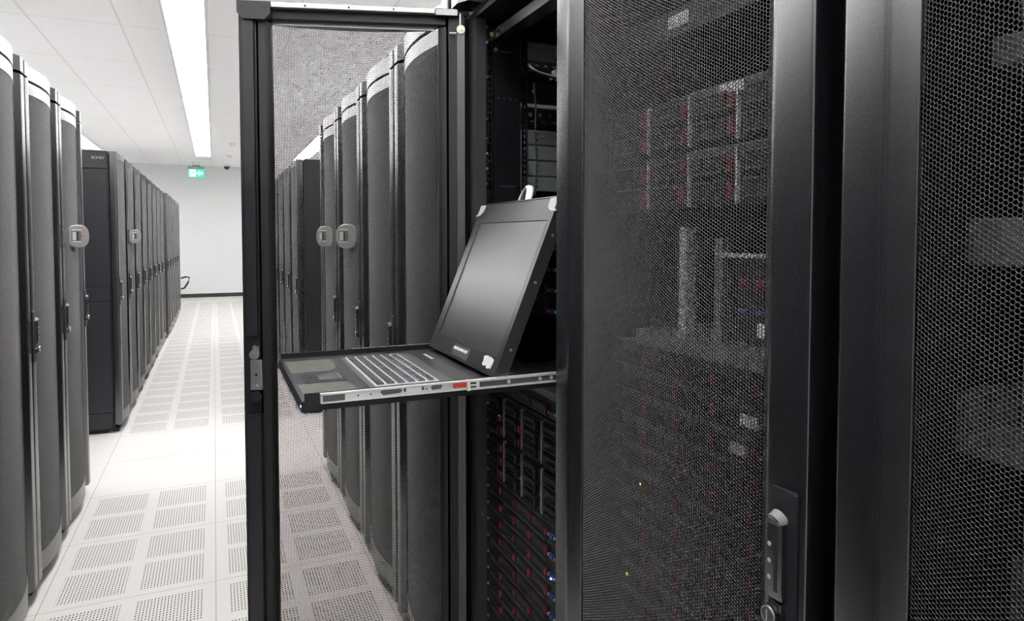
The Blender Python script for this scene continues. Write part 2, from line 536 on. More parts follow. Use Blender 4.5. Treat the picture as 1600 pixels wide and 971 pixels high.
def make_reader(root, y, sg):
    """rounded grey access unit standing off the door, its face turned towards local (-x, sg*y)"""
    T = Matrix.Translation((-0.020, y, 1.385)) @ Matrix.Rotation(-sg * math.radians(48), 4, 'Z')
    # local: face looks along -x, width along y
    def ring(x, ry, rz, n=28, e=2.6):
        out = []
        for i in range(n):
            a = 2 * PI * i / n
            c, d = math.cos(a), math.sin(a)
            out.append((x, math.copysign(abs(c) ** (2 / e), c) * ry, math.copysign(abs(d) ** (2 / e), d) * rz - (0.006 if d > 0 else 0)))
        return out
    rs = [ring(-0.022, 0.046, 0.050), ring(-0.022, 0.051, 0.055), ring(-0.017, 0.055, 0.059), ring(-0.002, 0.055, 0.058), ring(0.022, 0.046, 0.046), ring(0.048, 0.022, 0.024)]
    n = 28
    vs = [T @ Vector(p) for r_ in rs for p in r_]
    fs = [list(range(n)), list(range((len(rs) - 1) * n, len(rs) * n))]
    for i in range(len(rs) - 1):
        for k in range(n):
            fs.append((i * n + k, i * n + (k + 1) % n, (i + 1) * n + (k + 1) % n, (i + 1) * n + k))
    h = MB()._add(vs, fs).build('access_reader', M['reader'], root, smooth=True)
    q = MB().box(-0.0245, -0.0215, -0.012, 0.034, 0.026, 0.030, T).box(-0.0245, -0.0215, -0.010, 0.034, -0.031, -0.027, T)
    q.mat_i(1).box(-0.0235, -0.0215, -0.010, 0.034, -0.026, 0.022, T)
    q.build('reader_bezel', [M['bright'], M['grey_dark']], h)
    q = MB().box(-0.0245, -0.0232, 0.003, 0.012, -0.022, 0.018, T)
    q.mat_i(1).box(-0.0245, -0.0232, 0.013, 0.031, -0.022, 0.018, T)
    q.mat_i(2).cyl(T @ Vector((-0.0215, -0.016, 0.0)), T @ Vector((-0.0235, -0.016, 0.0)), 0.005, n=10)
    q.build('reader_display', [M['dark'], M['lcd'], M['red']], h)

XR, XL = 0.583, -0.634
def place(root, side, yc, x=None):
    root.location = ((XR if side > 0 else XL) if x is None else x, yc, 0)
    root.rotation_euler = (0, 0, 0 if side > 0 else PI)
    if side < 0: root.scale = (1, 0.985, 1)

rR = make_rack(-1, True)
place(rR, 1, 0.8213)
tag(rR, 'near black rack with closed mesh door and large swing handle in front', 'server rack', 'tall racks of the right row')
rR1 = copy_tree(rR); place(rR1, 1, 0.1985)
tag(rR1, 'black mesh-door server rack cut off by the right edge of the view', 'server rack', 'tall racks of the right row')
R_far = [(2.04, 'tall rack just behind the opened mesh door, next to the open rack'), (2.645, 'second tall rack seen through the opened mesh door, no grey reader'),
         (3.25, 'tall rack seen through the open door with the nearer round grey reader'), (3.855, 'tall rack seen through the open door, farthest before the white gap, grey reader')]
for i, (yc, lb) in enumerate(R_far):
    r = copy_tree(rR); place(r, 1, yc)
    tag(r, lb, 'server rack', 'tall racks of the right row')
    if i == 2: make_reader(r, -0.13, -1)
    if i == 3: make_reader(r, -0.085, -1)
rL = make_rack(1, True)
place(rL, -1, 2.735)
tag(rL, 'nearest tall black rack of the left row, cut by the left edge', 'server rack', 'tall racks of the left row')
for yc, lb in ((3.325, 'second tall black rack of the left row, between its neighbours'), (3.915, 'third tall black rack of the left row with a round grey reader on its door'),
               (2.145, 'tall black rack of the left row just outside the left edge'), (1.555, 'tall black rack of the left row facing the open rack'),
               (0.965, 'tall black rack of the left row facing the near closed rack'), (0.375, 'tall black rack of the left row beside the viewpoint'),
               (-0.215, 'tall black rack of the left row, first behind the viewpoint'), (-0.805, 'tall black rack of the left row, second behind the viewpoint'), (-1.395, 'tall black rack of the left row, third behind the viewpoint')):
    r = copy_tree(rL); place(r, -1, yc)
    tag(r, lb, 'server rack', 'tall racks of the left row')
    if yc == 3.915:
        make_reader(r, 0.075, 1)
        d = [c for c in children(r) if c.name.startswith('door')][0]
        make_handle(d, -1)

# far groups: lower racks without the top fascia
rF = make_rack(1, False)
for k in range(14):
    r = rF if k == 0 else copy_tree(rF)
    place(r, -1, 5.40 + 0.3 + 0.6 * k, -0.612 + (0.0 if k < 8 else 0.03))
    tag(r, ('black rack with the plain side panel and lettering, first of the far left row' if k == 0 else
            'last black rack of the far left row, beside the far wall' if k == 13 else
            'black mesh-door rack in the far left row, %s from the white floor gap' % ORD[k]), 'server rack', 'racks of the far left row')
    if k == 1: make_reader(r, 0.12, 1)
# side panel facing the gap (local +y), its seams and lettering
sp = MB()
for z0, z1 in ((0.035, 0.145), (0.15, 0.925), (0.93, 1.03), (1.035, 1.845), (1.852, 1.962)):
    sp.bbox(0.062, 1.03, 0.299, 0.306, z0, z1, 0.002)
s_o = sp.build('side_panel', M['charcoal'], rF)
cu = bpy.data.curves.new('lettering', 'FONT')
cu.body = 'BOHEY'
cu.size = 0.027
cu.space_character = 0.9
cu.extrude = 0.0008
tmp = bpy.data.objects.new('lettering', cu)
C.objects.link(tmp)
bpy.context.view_layer.update()
tme = bpy.data.meshes.new_from_object(tmp.evaluated_get(bpy.context.evaluated_depsgraph_get()))
bpy.data.objects.remove(tmp)
tme.materials.clear()
tme.materials.append(M['letter'])
to = bpy.data.objects.new('lettering', tme)
C.objects.link(to)
to.parent = s_o
to.location = (0.150, 0.3075, 1.915)
to.rotation_euler = (PI / 2, 0, PI)
rG = make_rack(-1, False)
for k in range(7):
    r = rG if k == 0 else copy_tree(rG)
    place(r, 1, 5.37 + 0.3 + 0.6 * k)
    tag(r, ('first black rack of the far right row, dark side towards the white gap' if k == 0 else
            'black mesh-door rack in the far right row behind the open door, %s from the gap' % ORD[k]), 'server rack', 'racks of the far right row')

# ------------------------------------------------------------------ the open rack
R3Y = 1.42
op = empty('server_rack', (XR, R3Y, 0))
tag(op, 'open black server rack with its mesh door swung out into the aisle', 'server rack', 'tall racks of the right row')
make_cabinet(op, True)
make_fascia(op)
MB().box(0.048, 0.0775, 0.238, 0.2868, 0.05, 1.95).build('corner_post', M['post'], op)
MB().box(0.048, 0.0775, -0.2868, -0.245, 0.05, 1.95).build('corner_post', M['post'], op)
def rail(x0, x1, y0, y1, name):
    b = MB()
    # square-holed mounting rail: a ladder of webs
    w = x1 - x0
    b.box(x0, x0 + w * 0.28, y0, y1, 0.05, 1.93).box(x1 - w * 0.28, x1, y0, y1, 0.05, 1.93)
    z = 0.05
    while z < 1.93:
        b.box(x0 + w * 0.28, x1 - w * 0.28, y0, y1, z, z + 0.0065)
        z += 0.0159
    return b.build(name, M['black'], op)
rail(0.081, 0.095, 0.238, 0.241, 'mounting_rail')
rail(0.181, 0.197, 0.238, 0.241, 'mounting_rail')
sp = MB().box(0.098, 0.178, 0.240, 0.243, 0.05, 1.935)
sp.mat_i(1)
for i in range(4): sp.cyl((0.112 + 0.018 * i, 0.240, 1.748), (0.112 + 0.018 * i, 0.2392, 1.748), 0.004, n=10)
sp.box(0.118, 0.15, 0.2393, 0.2401, 1.868, 1.874).box(0.118, 0.165, 0.2393, 0.2401, 1.513, 1.518)
sp.build('cable_plate', [M['black'], M['dark']], op)
for z in (1.93, 1.89, 1.80, 1.69, 1.64, 1.60, 1.56, 1.52):
    MB().cyl((0.0796, 0.239, z), (0.0796, 0.2365, z), 0.0035, n=8).build('cage_screw', M['zinc'], op)
MB().cyl((0.104, 0.2395, 1.874), (0.104, 0.236, 1.874), 0.0055, n=10).box(0.088, 0.096, 0.233, 0.238, 1.905, 1.917).build('brass_screw', M['brass'], op)
b = MB().box(0.10, 0.14, -0.28, 0.28, 1.90, 1.925).box(0.28, 0.32, -0.28, 0.28, 1.93, 1.945)
b.build('cross_bar', M['black'], op)
for z in np.arange(0.36, 0.98, 0.0445):
    MB().cyl((0.0782, 0.225, z), (0.074, 0.225, z), 0.004, n=8).build('rail_screw', M['zinc'], op)

# its door
door = make_door(op, -1)
th = math.atan2(-0.955, -0.296)
SY = 0.977
door.rotation_euler = (0, 0, th)
door.scale = (1, SY, 1)
Pl = Vector((0.0298, 0.272))
q = Vector((0.045 * math.cos(th) - 0.2935 * SY * math.sin(th), 0.045 * math.sin(th) + 0.2935 * SY * math.cos(th)))
door.location = (Pl.x - q.x, Pl.y - q.y, 0)
# fittings on the inner face, in the door's own axes: free edge at y = -0.2935
def U(u): return -0.2935 + u / SY
MB().prism([(0.045, U(0.009)), (0.056, U(0.010)), (0.057, U(0.012)), (0.057, U(0.036)), (0.056, U(0.038)), (0.045, U(0.039))], 1.125, 1.93).build('rod_cover', M['charcoal'], door)
MB().prism([(0.045, U(0.009)), (0.060, U(0.010)), (0.062, U(0.012)), (0.062, U(0.044)), (0.060, U(0.046)), (0.045, U(0.048))], 0.075, 0.920).build('rod_cover', M['charcoal'], door)
MB().prism([(0.045, U(0.552)), (0.056, U(0.553)), (0.056, U(0.573)), (0.045, U(0.574))], 0.10, 1.92).build('hinge_bar', M['post'], door)
b = MB()
for s_ in (-1, 1):
    o_ = 0.0085 if s_ > 0 else 0.0
    pts = [(0.0245, 0.2139 + o_), (0.036, 0.2145 + o_), (0.043, 0.221 + o_), (0.0465, 0.230 + o_), (0.0465, 0.244), (0.0245, 0.244)]
    b.prism([(x, s_ * y) for x, y in pts], 0.10, 1.93)
b.build('inner_bead', M['cab'], door, smooth=True)
for z in np.arange(0.3, 1.9, 0.205):
    MB().cyl((0.045, U(0.055), z), (0.0475, U(0.055), z), 0.004, n=8).build('panel_screw', M['rubber'], door)
    MB().cyl((0.045, U(0.547), z), (0.0485, U(0.547), z), 0.0045, n=8).build('panel_screw', M['rubber'], door)
b = MB().bbox(0.043, 0.062, U(0.083), U(0.497), 1.960, 1.973, 0.002)
b.mat_i(1)
for u in (0.168, 0.277, 0.39): b.cyl((0.0618, U(u), 1.9665), (0.0625, U(u), 1.9665), 0.003, n=8)
b.build('top_lip', [M['zinc'], M['dark']], door)
b = MB().prism([(U(0.001), 1.974), (U(0.001), 1.945), (U(0.014), 1.929), (U(0.068), 1.929), (U(0.083), 1.944), (U(0.083), 1.974)], 0.045, 0.064, 'x')
b.mat_i(1).cyl((0.064, U(0.068), 1.958), (0.0655, U(0.068), 1.958), 0.003, n=8).cyl((0.064, U(0.014), 1.958), (0.0655, U(0.014), 1.958), 0.003, n=8)
b.build('corner_bracket', [M['charcoal'], M['dark']], door)
MB().bbox(0.045, 0.062, U(0.497), U(0.556), 1.955, 1.974, 0.002).build('corner_bracket', M['black'], door)
b = MB().cyl((0.0565, U(0.563), 1.922), (0.060, U(0.563), 1.922), 0.0115, n=18)
b.mat_i(1).cyl((0.060, U(0.563), 1.922), (0.063, U(0.563), 1.922), 0.0035, n=10)
b.mat_i(2).cyl((0.058, U(0.562), 1.93), (0.058, U(0.562), 1.962), 0.0028, n=10).cyl((0.058, U(0.533), 1.912), (0.058, U(0.552), 1.912), 0.0028, n=10)
b.build('hinge_pin', [M['white_plastic'], M['brass'], M['zinc']], door)
MB().box(0.0448, 0.0458, -0.2930, -0.2505, 0.06, 1.968).box(0.0448, 0.0458, 0.2505, 0.2930, 0.06, 1.968).build('frame_liner', M['cab'], door)
# lock mechanism on the free edge
b = MB().bbox(0.045, 0.058, U(0.019), U(0.048), 0.984, 1.062, 0.0015)
b.mat_i(1).cyl((0.058, U(0.034), 1.024), (0.0588, U(0.034), 1.024), 0.0035, n=10)
b.mat_i(0)
for z in (1.053, 0.993): b.cyl((0.058, U(0.034), z), (0.063, U(0.034), z), 0.005, n=12)
b.build('lock_body', [M['zinc'], M['dark']], door)
b = MB().cyl((0.045, U(0.031), 1.077), (0.066, U(0.031), 1.077), 0.0125, n=18)
b.prism([(U(0.024), 1.078), (U(0.028), 1.100), (U(0.042), 1.094), (U(0.043), 1.08)], 0.046, 0.064, 'x')
b.build('lock_cam', M['zinc'], door)
MB().cyl((0.045, U(0.033), 0.968), (0.062, U(0.033), 0.968), 0.0145, n=18).prism([(U(0.0205), 0.972), (U(0.033), 0.983), (U(0.0455), 0.972)], 0.045, 0.06, 'x').build('rod_end', M['black'], door)

# ------------------------------------------------------------------ rack equipment
def make_server(bays=4, vga=True, label=False):
    """slim one-unit server; local x into the rack, y across, z up from its base"""
    r = empty('rack_server', (0, 0, 0))
    b = MB()
    b.box(0.004, 0.62, -0.222, 0.222, 0.001, 0.0435)
    b.box(0.0, 0.004, -0.240, 0.240, 0.001, 0.0435)
    b.build('chassis', M['bay'], r)
    for k in range(bays):
        y1 = 0.212 - k * 0.0855
        y0 = y1 - 0.083
        d = MB().bbox(-0.004, 0.004, y0, y1, 0.004, 0.030, 0.0015).box(-0.0055, -0.004, y0 + 0.006, y0 + 0.062, 0.022, 0.0255).box(-0.0055, -0.004, y0 + 0.006, y0 + 0.062, 0.008, 0.0105)
        d = d.build('drive_tray', M['bay'], r)
        MB().bbox(-0.009, -0.003, y0 + 0.003, y0 + 0.0115, 0.009, 0.0255, 0.0015).build('latch', M['maroon'], d)
    b = MB()
    for i in range(3):
        b.box(-0.002, 0.0, -0.11, 0.21, 0.0325 + i * 0.0035, 0.034 + i * 0.0035)
    b.build('vent_strip', M['grey_dark'], r)
    if vga:
        b = MB().prism([(-0.152, 0.011), (-0.139, 0.011), (-0.137, 0.0195), (-0.154, 0.0195)], -0.007, 0.0, 'x')
        b.mat_i(1).cyl((-0.006, -0.1315, 0.0155), (0, -0.1315, 0.0155), 0.0032, n=8).cyl((-0.006, -0.1595, 0.0155), (0, -0.1595, 0.0155), 0.0032, n=8)
        b.build('monitor_port', [M['blue'], M['zinc']], r)
    if label:
        MB().box(-0.008, -0.0045, -0.125, -0.085, 0.018, 0.034).build('asset_label', M['label'], r)
    return r

def make_shelf_unit(rows, pattern, h, dm='zinc'):
    """drive shelf: four columns of drives split by silver dividers"""
    r = empty('drive_shelf', (0, 0, 0))
    MB().box(0.004, 0.6, -0.222, 0.222, 0.001, h - 0.001).box(0.0, 0.004, -0.24, 0.24, 0.001, h - 0.001).build('chassis', M['bay'], r)
    rh = (h - 0.012) / rows
    for c in range(4):
        y1 = 0.212 - c * 0.106
        y0 = y1 - 0.100
        for q_ in range(rows):
            z0 = 0.004 + q_ * rh
            d = MB().bbox(-0.006, 0.004, y0, y1, z0, z0 + rh - 0.003, 0.002)
            d.bbox(-0.016, -0.006, y0 + 0.016, y0 + 0.024, z0 + 0.004, z0 + rh - 0.006, 0.002).bbox(-0.012, -0.006, y0 + 0.02, y1 - 0.012, z0 + 0.004, z0 + 0.009, 0.002).bbox(-0.012, -0.006, y0 + 0.02, y1 - 0.012, z0 + rh - 0.0095, z0 + rh - 0.005, 0.002)
            d = d.build('drive_tray', M['bay'], r)
            if (c, q_) in pattern:
                MB().bbox(-0.013, -0.005, y0 + 0.003, y0 + 0.013, z0 + 0.005, z0 + rh - 0.009, 0.0015).build('latch', M['maroon'], d)
        MB().box(-0.009, 0.0, y0 - 0.0045, y0 - 0.0015, 0.003, h - 0.006).build('divider', M[dm], r)
    return r

XS = 0.66
U1 = 0.0445
srv = make_server()
GR = 'slim servers with maroon latches in the open rack'
zs = [0.762 - U1 * (k + 1) for k in range(10)]
for k, z in enumerate(zs):
    r = srv if k == 0 else copy_tree(srv)
    r.location = (XS, R3Y - 0.005, z)
    tag(r, 'slim black server with maroon latches in the open rack, %s below the drive shelves' % ('first' if k == 0 else ORD[k]), 'server', GR)
for k in range(4):
    r = copy_tree(srv)
    r.location = (XS, R3Y - 0.005, 1.205 + U1 * k)
    tag(r, 'slim black server behind the tilted monitor, %s above the drawer' % ('first' if k == 0 else ORD[k]), 'server', 'slim servers behind the monitor')
r = copy_tree(srv)
r.location = (XS, R3Y - 0.005, 0.985)
tag(r, 'slim black server just under the pulled-out keyboard drawer, above the drive shelves', 'server')
sh = make_shelf_unit(3, {(0, 0), (0, 1), (1, 0), (1, 1)}, 0.105)
sh.location = (XS, R3Y - 0.005, 0.877)
tag(sh, 'upper black drive shelf with silver dividers and maroon latches under the keyboard drawer', 'drive shelf')
sh2 = make_shelf_unit(3, {(0, 0), (0, 1), (0, 2)}, 0.112)
sh2.location = (XS, R3Y - 0.005, 0.764)
tag(sh2, 'lower black drive shelf with silver dividers, directly above the slim servers', 'drive shelf')
b = MB().cyl((XS - 0.012, 1.545, 0.930), (XS - 0.013, 1.545, 0.930), 0.0025, n=8).build('indicator_light', M['led_o'], None)
b.parent = sh; b.matrix_parent_inverse = Matrix.Translation(sh.location).inverted()
b = MB().cyl((XS - 0.008, 1.262, 0.644), (XS - 0.011, 1.262, 0.644), 0.0022, n=10).build('power_light', M['led_b'], None)
pr = [o for o in C.objects if o.name.startswith('rack_server') and abs(o.location.z - zs[2]) < 1e-4][0]
b.parent = pr; b.matrix_parent_inverse = Matrix.Translation(pr.location).inverted()
b = MB().box(0.0, 0.35, -0.235, 0.235, 0.0, 0.002).box(0.0, 0.002, -0.235, 0.235, 0.0, 0.018).build('shelf_plate', M['galv'])
b.location = (XS - 0.01, R3Y, 1.032)
tag(b, 'grey metal shelf plate in the open rack below the keyboard drawer', 'shelf')

# grey gear seen past the side plate of the open rack
def chassis_box(name, x0, x1, y0, y1, z0, z1, m, label, cat, group=None, dots=True):
    r = empty(name, ((x0 + x1) / 2, (y0 + y1) / 2, z0))
    hx, hy, h = (x1 - x0) / 2, (y1 - y0) / 2, z1 - z0
    MB().bbox(-hx, hx, -hy, hy, 0, h, 0.002).build('case', m, r)
    if dots:
        b = MB()
        for dz in (0.3, 0.7):
            b.cyl((-hx + 0.05, -hy, h * dz), (-hx + 0.05, -hy - 0.001, h * dz), 0.003, n=8)
        b.build('side_screw', M['dark'], r)
    tag(r, label, cat, group)
    return r
gz = [1.505, 1.5475, 1.5905, 1.632]
gl = ['lowest grey metal case behind the side plate of the open rack', 'second lowest grey metal case behind the side plate of the open rack', 'third grey metal case up behind the side plate of the open rack', 'topmost grey metal case with small label, under the black units']
for z, lb in zip(gz, gl):
    cb = chassis_box('network_switch', 0.7625, 1.25, 1.6645, 1.712, z, z + 0.0395, M['galv'], lb, 'network switch', 'grey cases at the side of the open rack')
    if z == gz[-1]: MB().box(-0.20, -0.17, -0.0248, -0.0236, 0.018, 0.028).build('asset_label', M['zinc'], cb)
cb = chassis_box('patch_panel', 0.7625, 1.2, 1.6645, 1.712, 1.685, 1.727, M['bay'], 'black patch panel with small light ports under the silver strip', 'patch panel', dots=False)
b = MB()
for i in range(7):
    b.box(-0.195 + i * 0.03, -0.185 + i * 0.03, -0.0250, -0.0236, 0.022, 0.032)
    b.box(-0.19 + i * 0.034, -0.178 + i * 0.034, -0.0250, -0.0236, 0.008, 0.011)
b.build('port', M['zinc'], cb)
t_ = MB().bbox(0.7625, 1.2, 1.6645, 1.712, 1.731, 1.742, 0.002).build('rack_shelf', M['bright'])
tag(t_, 'bright silver shelf strip beside the side plate in the open rack', 'shelf')
cb = chassis_box('power_strip', 0.7625, 1.2, 1.6645, 1.712, 1.745, 1.80, M['bay'], 'black power unit above the silver strip in the open rack', 'power unit', dots=False)
b = MB().cyl((-0.18, -0.0235, 0.03), (-0.18, -0.026, 0.03), 0.005, n=10).build('terminal', M['brass'], cb)
cb = chassis_box('vented_unit', 0.7625, 1.2, 1.6645, 1.712, 1.84, 1.91, M['grey_dark'], 'grey vented unit near the top of the open rack', 'equipment', dots=False)
b = MB()
for i in range(34):
    for j in range(7):
        b.box(-0.205 + i * 0.006, -0.2015 + i * 0.006, -0.0250, -0.0236, 0.018 + j * 0.0068 + (i % 2) * 0.003, 0.0225 + j * 0.0068 + (i % 2) * 0.003)
b.build('vent_grille', M['bright'], cb)
b = MB()
for i in range(5): b.box(-0.20 + i * 0.026, -0.19 + i * 0.026, -0.0250, -0.0236, 0.004, 0.009)
b.build('port', M['label'], cb)
def cable(name, pts, r, m, label, grp=None):
    P = [Vector(p) for p in pts]
    out = []
    for i in range(len(P) - 1):
        p0, p1, p2, p3 = P[max(i - 1, 0)], P[i], P[i + 1], P[min(i + 2, len(P) - 1)]
        for k in range(8):
            t = k / 8
            out.append(0.5 * ((2 * p1) + (-p0 + p2) * t + (2 * p0 - 5 * p1 + 4 * p2 - p3) * t * t + (-p0 + 3 * p1 - 3 * p2 + p3) * t ** 3))
    out.append(P[-1])
    o = MB().tube(out, r, 8).build(name, m, None, smooth=True)
    return tag(o, label, 'cable', grp)
cable('cable', [(0.775, 1.636, 1.835), (0.80, 1.625, 1.818), (0.84, 1.61, 1.808), (0.90, 1.60, 1.803)], 0.0028, M['cable_w'], 'white cable drooping across the top of the open rack')
cable('cable', [(0.775, 1.632, 1.825), (0.81, 1.62, 1.812), (0.86, 1.59, 1.795), (0.95, 1.58, 1.80)], 0.003, M['rubber'], 'black cable drooping under the white one in the open rack')
cable('cable', [(0.86, 1.60, 1.790), (0.835, 1.59, 1.83), (0.84, 1.59, 1.855), (0.90, 1.60, 1.865)], 0.004, M['rubber'], 'black cable curled beside the white plug near the top of the open rack')
cable('cable', [(0.787, 1.632, 1.79), (0.792, 1.63, 1.72), (0.789, 1.628, 1.66), (0.795, 1.63, 1.58), (0.79, 1.63, 1.49)], 0.0022, M['rubber'], 'thin black cable hanging down in front of the grey cases')
b = MB().bbox(-0.02, 0.03, -0.01, 0.01, 0, 0.028, 0.003).bbox(-0.035, -0.02, -0.006, 0.006, 0.008, 0.02, 0.002).build('power_plug', M['white_plastic'])
b.location = (0.865, 1.617, 1.808); b.rotation_euler = (0, -0.5, 0)
tag(b, 'white power plug at the top of the open rack beside the curled cable', 'plug')

# near closed rack: gear behind the mesh
R2Y = 0.8213
for k, (z, lb) in enumerate(((1.514, 'upper black drive shelf behind the near mesh door, white label on top edge'), (1.424, 'lower black drive shelf behind the near mesh door, silver dividers'))):
    u = make_shelf_unit(2, {(c, q_) for c in range(4) for q_ in range(2)}, 0.088, 'white_plastic')
    u.location = (0.68, R2Y + 0.02, z)
    tag(u, lb, 'drive shelf', 'drive shelves behind the near mesh door')
    b = MB().bbox(-0.008, 0.0, -0.235, 0.010, 0.064, 0.087, 0.002).build('bezel', M['shelf_bezel'], u)
    if k == 0:
        MB().box(-0.0095, -0.008, -0.115, -0.065, 0.070, 0.084).build('asset_label', M['label'], u)
    MB().cyl((-0.009, -0.085, 0.05), (-0.0105, -0.085, 0.05), 0.0013, n=8).build('indicator_light', M['led_y'], u)
# open bay with silver uprights
fr = empty('slide_out_frame', (0.68, R2Y, 1.205))
tag(fr, 'grey metal bay frame with two silver uprights behind the near mesh door', 'bay frame')
MB().box(0.0, 0.02, 0.036, 0.050, 0.02, 0.19).build('upright', M['bright'], fr)
MB().box(0.005, 0.009, 0.053, 0.060, 0.02, 0.19).build('upright', M['bright'], fr)
MB().box(0.02, 0.04, -0.024, -0.008, 0.02, 0.172).build('upright', M['galv'], fr)
MB().box(-0.02, 0.30, -0.235, 0.14, 0.008, 0.018).box(-0.022, -0.02, -0.235, 0.14, -0.006, 0.018).build('base_plate', M['galv'], fr)
MB().box(0.01, 0.016, -0.235, -0.020, 0.145, 0.151).build('top_lip', M['bright'], fr)
b = MB().box(0.035, 0.3, -0.235, -0.03, 0.022, 0.14)
b = b.build('cartridge_magazine', M['bay'], fr)
MB().box(0.032, 0.035, -0.125, -0.085, 0.03, 0.050).build('asset_label', M['label'], b)
bb = MB()
for i in range(6): bb.bbox(0.030, 0.036, -0.225 + i * 0.032, -0.207 + i * 0.032, 0.098, 0.112, 0.001)
bb.build('latch', M['maroon'], b)
bb = MB()
for i in range(6): bb.bbox(0.030, 0.036, -0.225 + i * 0.032, -0.207 + i * 0.032, 0.062, 0.068, 0.001)
bb.build('port', M['blue'], b)
for k in range(18):
    z = 1.195 - U1 * (k + 1)
    r = copy_tree(srv)
    r.location = (0.68, R2Y, z)
    tag(r, 'slim black server behind the near mesh door, %s below the grey bay frame' % ('first' if k == 0 else ORD[k] if k < 16 else ['seventeenth', 'eighteenth'][k - 16]), 'server', 'slim servers behind the near mesh door')
    if k in (1, 2): MB().box(-0.010, -0.0065, -0.130 + 0.02 * (k == 2), -0.098 + 0.02 * (k == 2), 0.010, 0.026).build('asset_label', M['label'], r)
    if k in (4, 5, 9): MB().cyl((-0.006, 0.095 + 0.01 * k, 0.02), (-0.008, 0.095 + 0.01 * k, 0.02), 0.0025, n=8).build('indicator_light', M['led_y'], r)
pp = empty('patch_panel', (0.68, R2Y, 1.70))
tag(pp, 'black patch panel with a white label near the top behind the near mesh door', 'patch panel')
MB().box(0, 0.2, -0.24, 0.24, 0, 0.044).build('case', M['bay'], pp)
MB().box(-0.002, 0, 0.035, 0.085, 0.014, 0.034).build('asset_label', M['label'], pp)
b = MB()
for i in range(12): b.box(-0.0015, 0, -0.225 + i * 0.02, -0.212 + i * 0.02, 0.014, 0.026)
b.build('port', M['dark'], pp)
# nearest rack: grey cases and a shelf
R1Y = 0.1985
for (z0, z1, y1, lb, x0) in ((1.352, 1.398, 0.425, 'grey metal case behind the mesh at the right edge, at monitor-top height', 0.68), (1.545, 1.575, 0.42, 'thin grey metal case high behind the mesh at the right edge', 0.70)):
    chassis_box('network_switch', x0, 1.2, -0.03, y1, z0, z1, M['galv'], lb, 'network switch', 'grey cases behind the mesh at the right edge', dots=False)
cb = chassis_box('equipment_case', 0.70, 1.2, -0.03, 0.395, 1.585, 1.68, M['galv'], 'large grey case near the top behind the mesh at the right edge', 'equipment', dots=False)
cb = chassis_box('equipment_case', 0.70, 1.2, -0.03, 0.385, 1.42, 1.50, M['galv'], 'large grey case between the two thin cases behind the right edge mesh', 'equipment', dots=False)
b = MB().box(-0.24, 0.4, -0.235, 0.235, 0, 0.003).box(-0.24, 0.4, 0.232, 0.235, 0, 0.05).box(-0.243, -0.24, -0.235, 0.235, -0.012, 0.003).build('rack_shelf', M['galv'])
b.location = (0.925, R1Y, 1.175)
tag(b, 'grey metal rack shelf behind the mesh at the right edge', 'shelf')
cb = chassis_box('equipment_case', 0.72, 1.2, -0.03, 0.40, 0.95, 1.06, M['grey_dark'], 'dark grey case below the shelf behind the right edge mesh', 'equipment', dots=False)

# ------------------------------------------------------------------ pull-out keyboard and monitor drawer
kv = empty('console_drawer', (0, 0, 0))
tag(kv, 'pulled-out black console drawer with keyboard and tilted monitor on silver rails', 'console drawer')
YN, YF, XT0, XT1 = 1.186, 1.632, 0.137, 0.64
ZT = 1.097
b = MB()
b.box(XT0, XT1, YN + 0.004, YF - 0.004, 1.0815, 1.0835)
b.box(XT0, XT1, YN, YN + 0.004, 1.080, 1.111).box(XT0, XT1, YF - 0.004, YF, 1.080, 1.109)   # side walls
b.prism([(XT0 - 0.006, 1.080), (XT0, 1.080), (XT0, ZT + 0.001), (XT0 - 0.004, ZT)], YN, YF, 'y')  # front lip
tr = b.build('tray', M['cab'], kv)
MB().box(XT0 + 0.0005, XT1 - 0.001, YN + 0.0045, YF - 0.0045, 1.084, ZT).build('deck', M['tray'], tr)
MB().bbox(0.16, 0.23, 1.36, 1.50, 1.066, 1.080, 0.003).build('grip', M['black'], tr)
MB().box(XT0 - 0.0064, XT0 - 0.005, YN + 0.006, YN + 0.011, 1.0865, 1.0895).build('power_light', M['led_b'], tr)
def deck_poly(pts, z0, z1, name, m, parent):
    return MB().prism(pts, z0, z1).build(name, m, parent)
deck_poly([(0.141, 1.325), (0.215, 1.325), (0.232, 1.312), (0.238, 1.295), (0.238, 1.242), (0.141, 1.242)], ZT, ZT + 0.0012, 'palm_rest', M['pad'], tr)
deck_poly([(0.141, 1.440), (0.215, 1.440), (0.232, 1.455), (0.238, 1.475), (0.238, 1.575), (0.141, 1.575)], ZT, ZT + 0.0012, 'palm_rest', M['pad'], tr)
tp = deck_poly([(0.156, 1.333), (0.235, 1.333), (0.235, 1.426), (0.156, 1.426)], ZT, ZT + 0.0006, 'touchpad', M['charcoal'], tr)
b = MB()
b.box(0.186, 0.2275, 1.351, 1.409, ZT, ZT + 0.0014)
b.build('pad_surface', M['grey_dark'], tr)
b = MB().box(0.2265, 0.2295, 1.353, 1.407, ZT + 0.0006, ZT + 0.002)
b.mat_i(1).box(0.179, 0.181, 1.353, 1.407, ZT + 0.0006, ZT + 0.0012).box(0.168, 0.1695, 1.368, 1.392, ZT + 0.0006, ZT + 0.0012).box(0.172, 0.1735, 1.368, 1.392, ZT + 0.0006, ZT + 0.0012)
b.build('touchpad_button', [M['zinc'], M['dark']], tr)
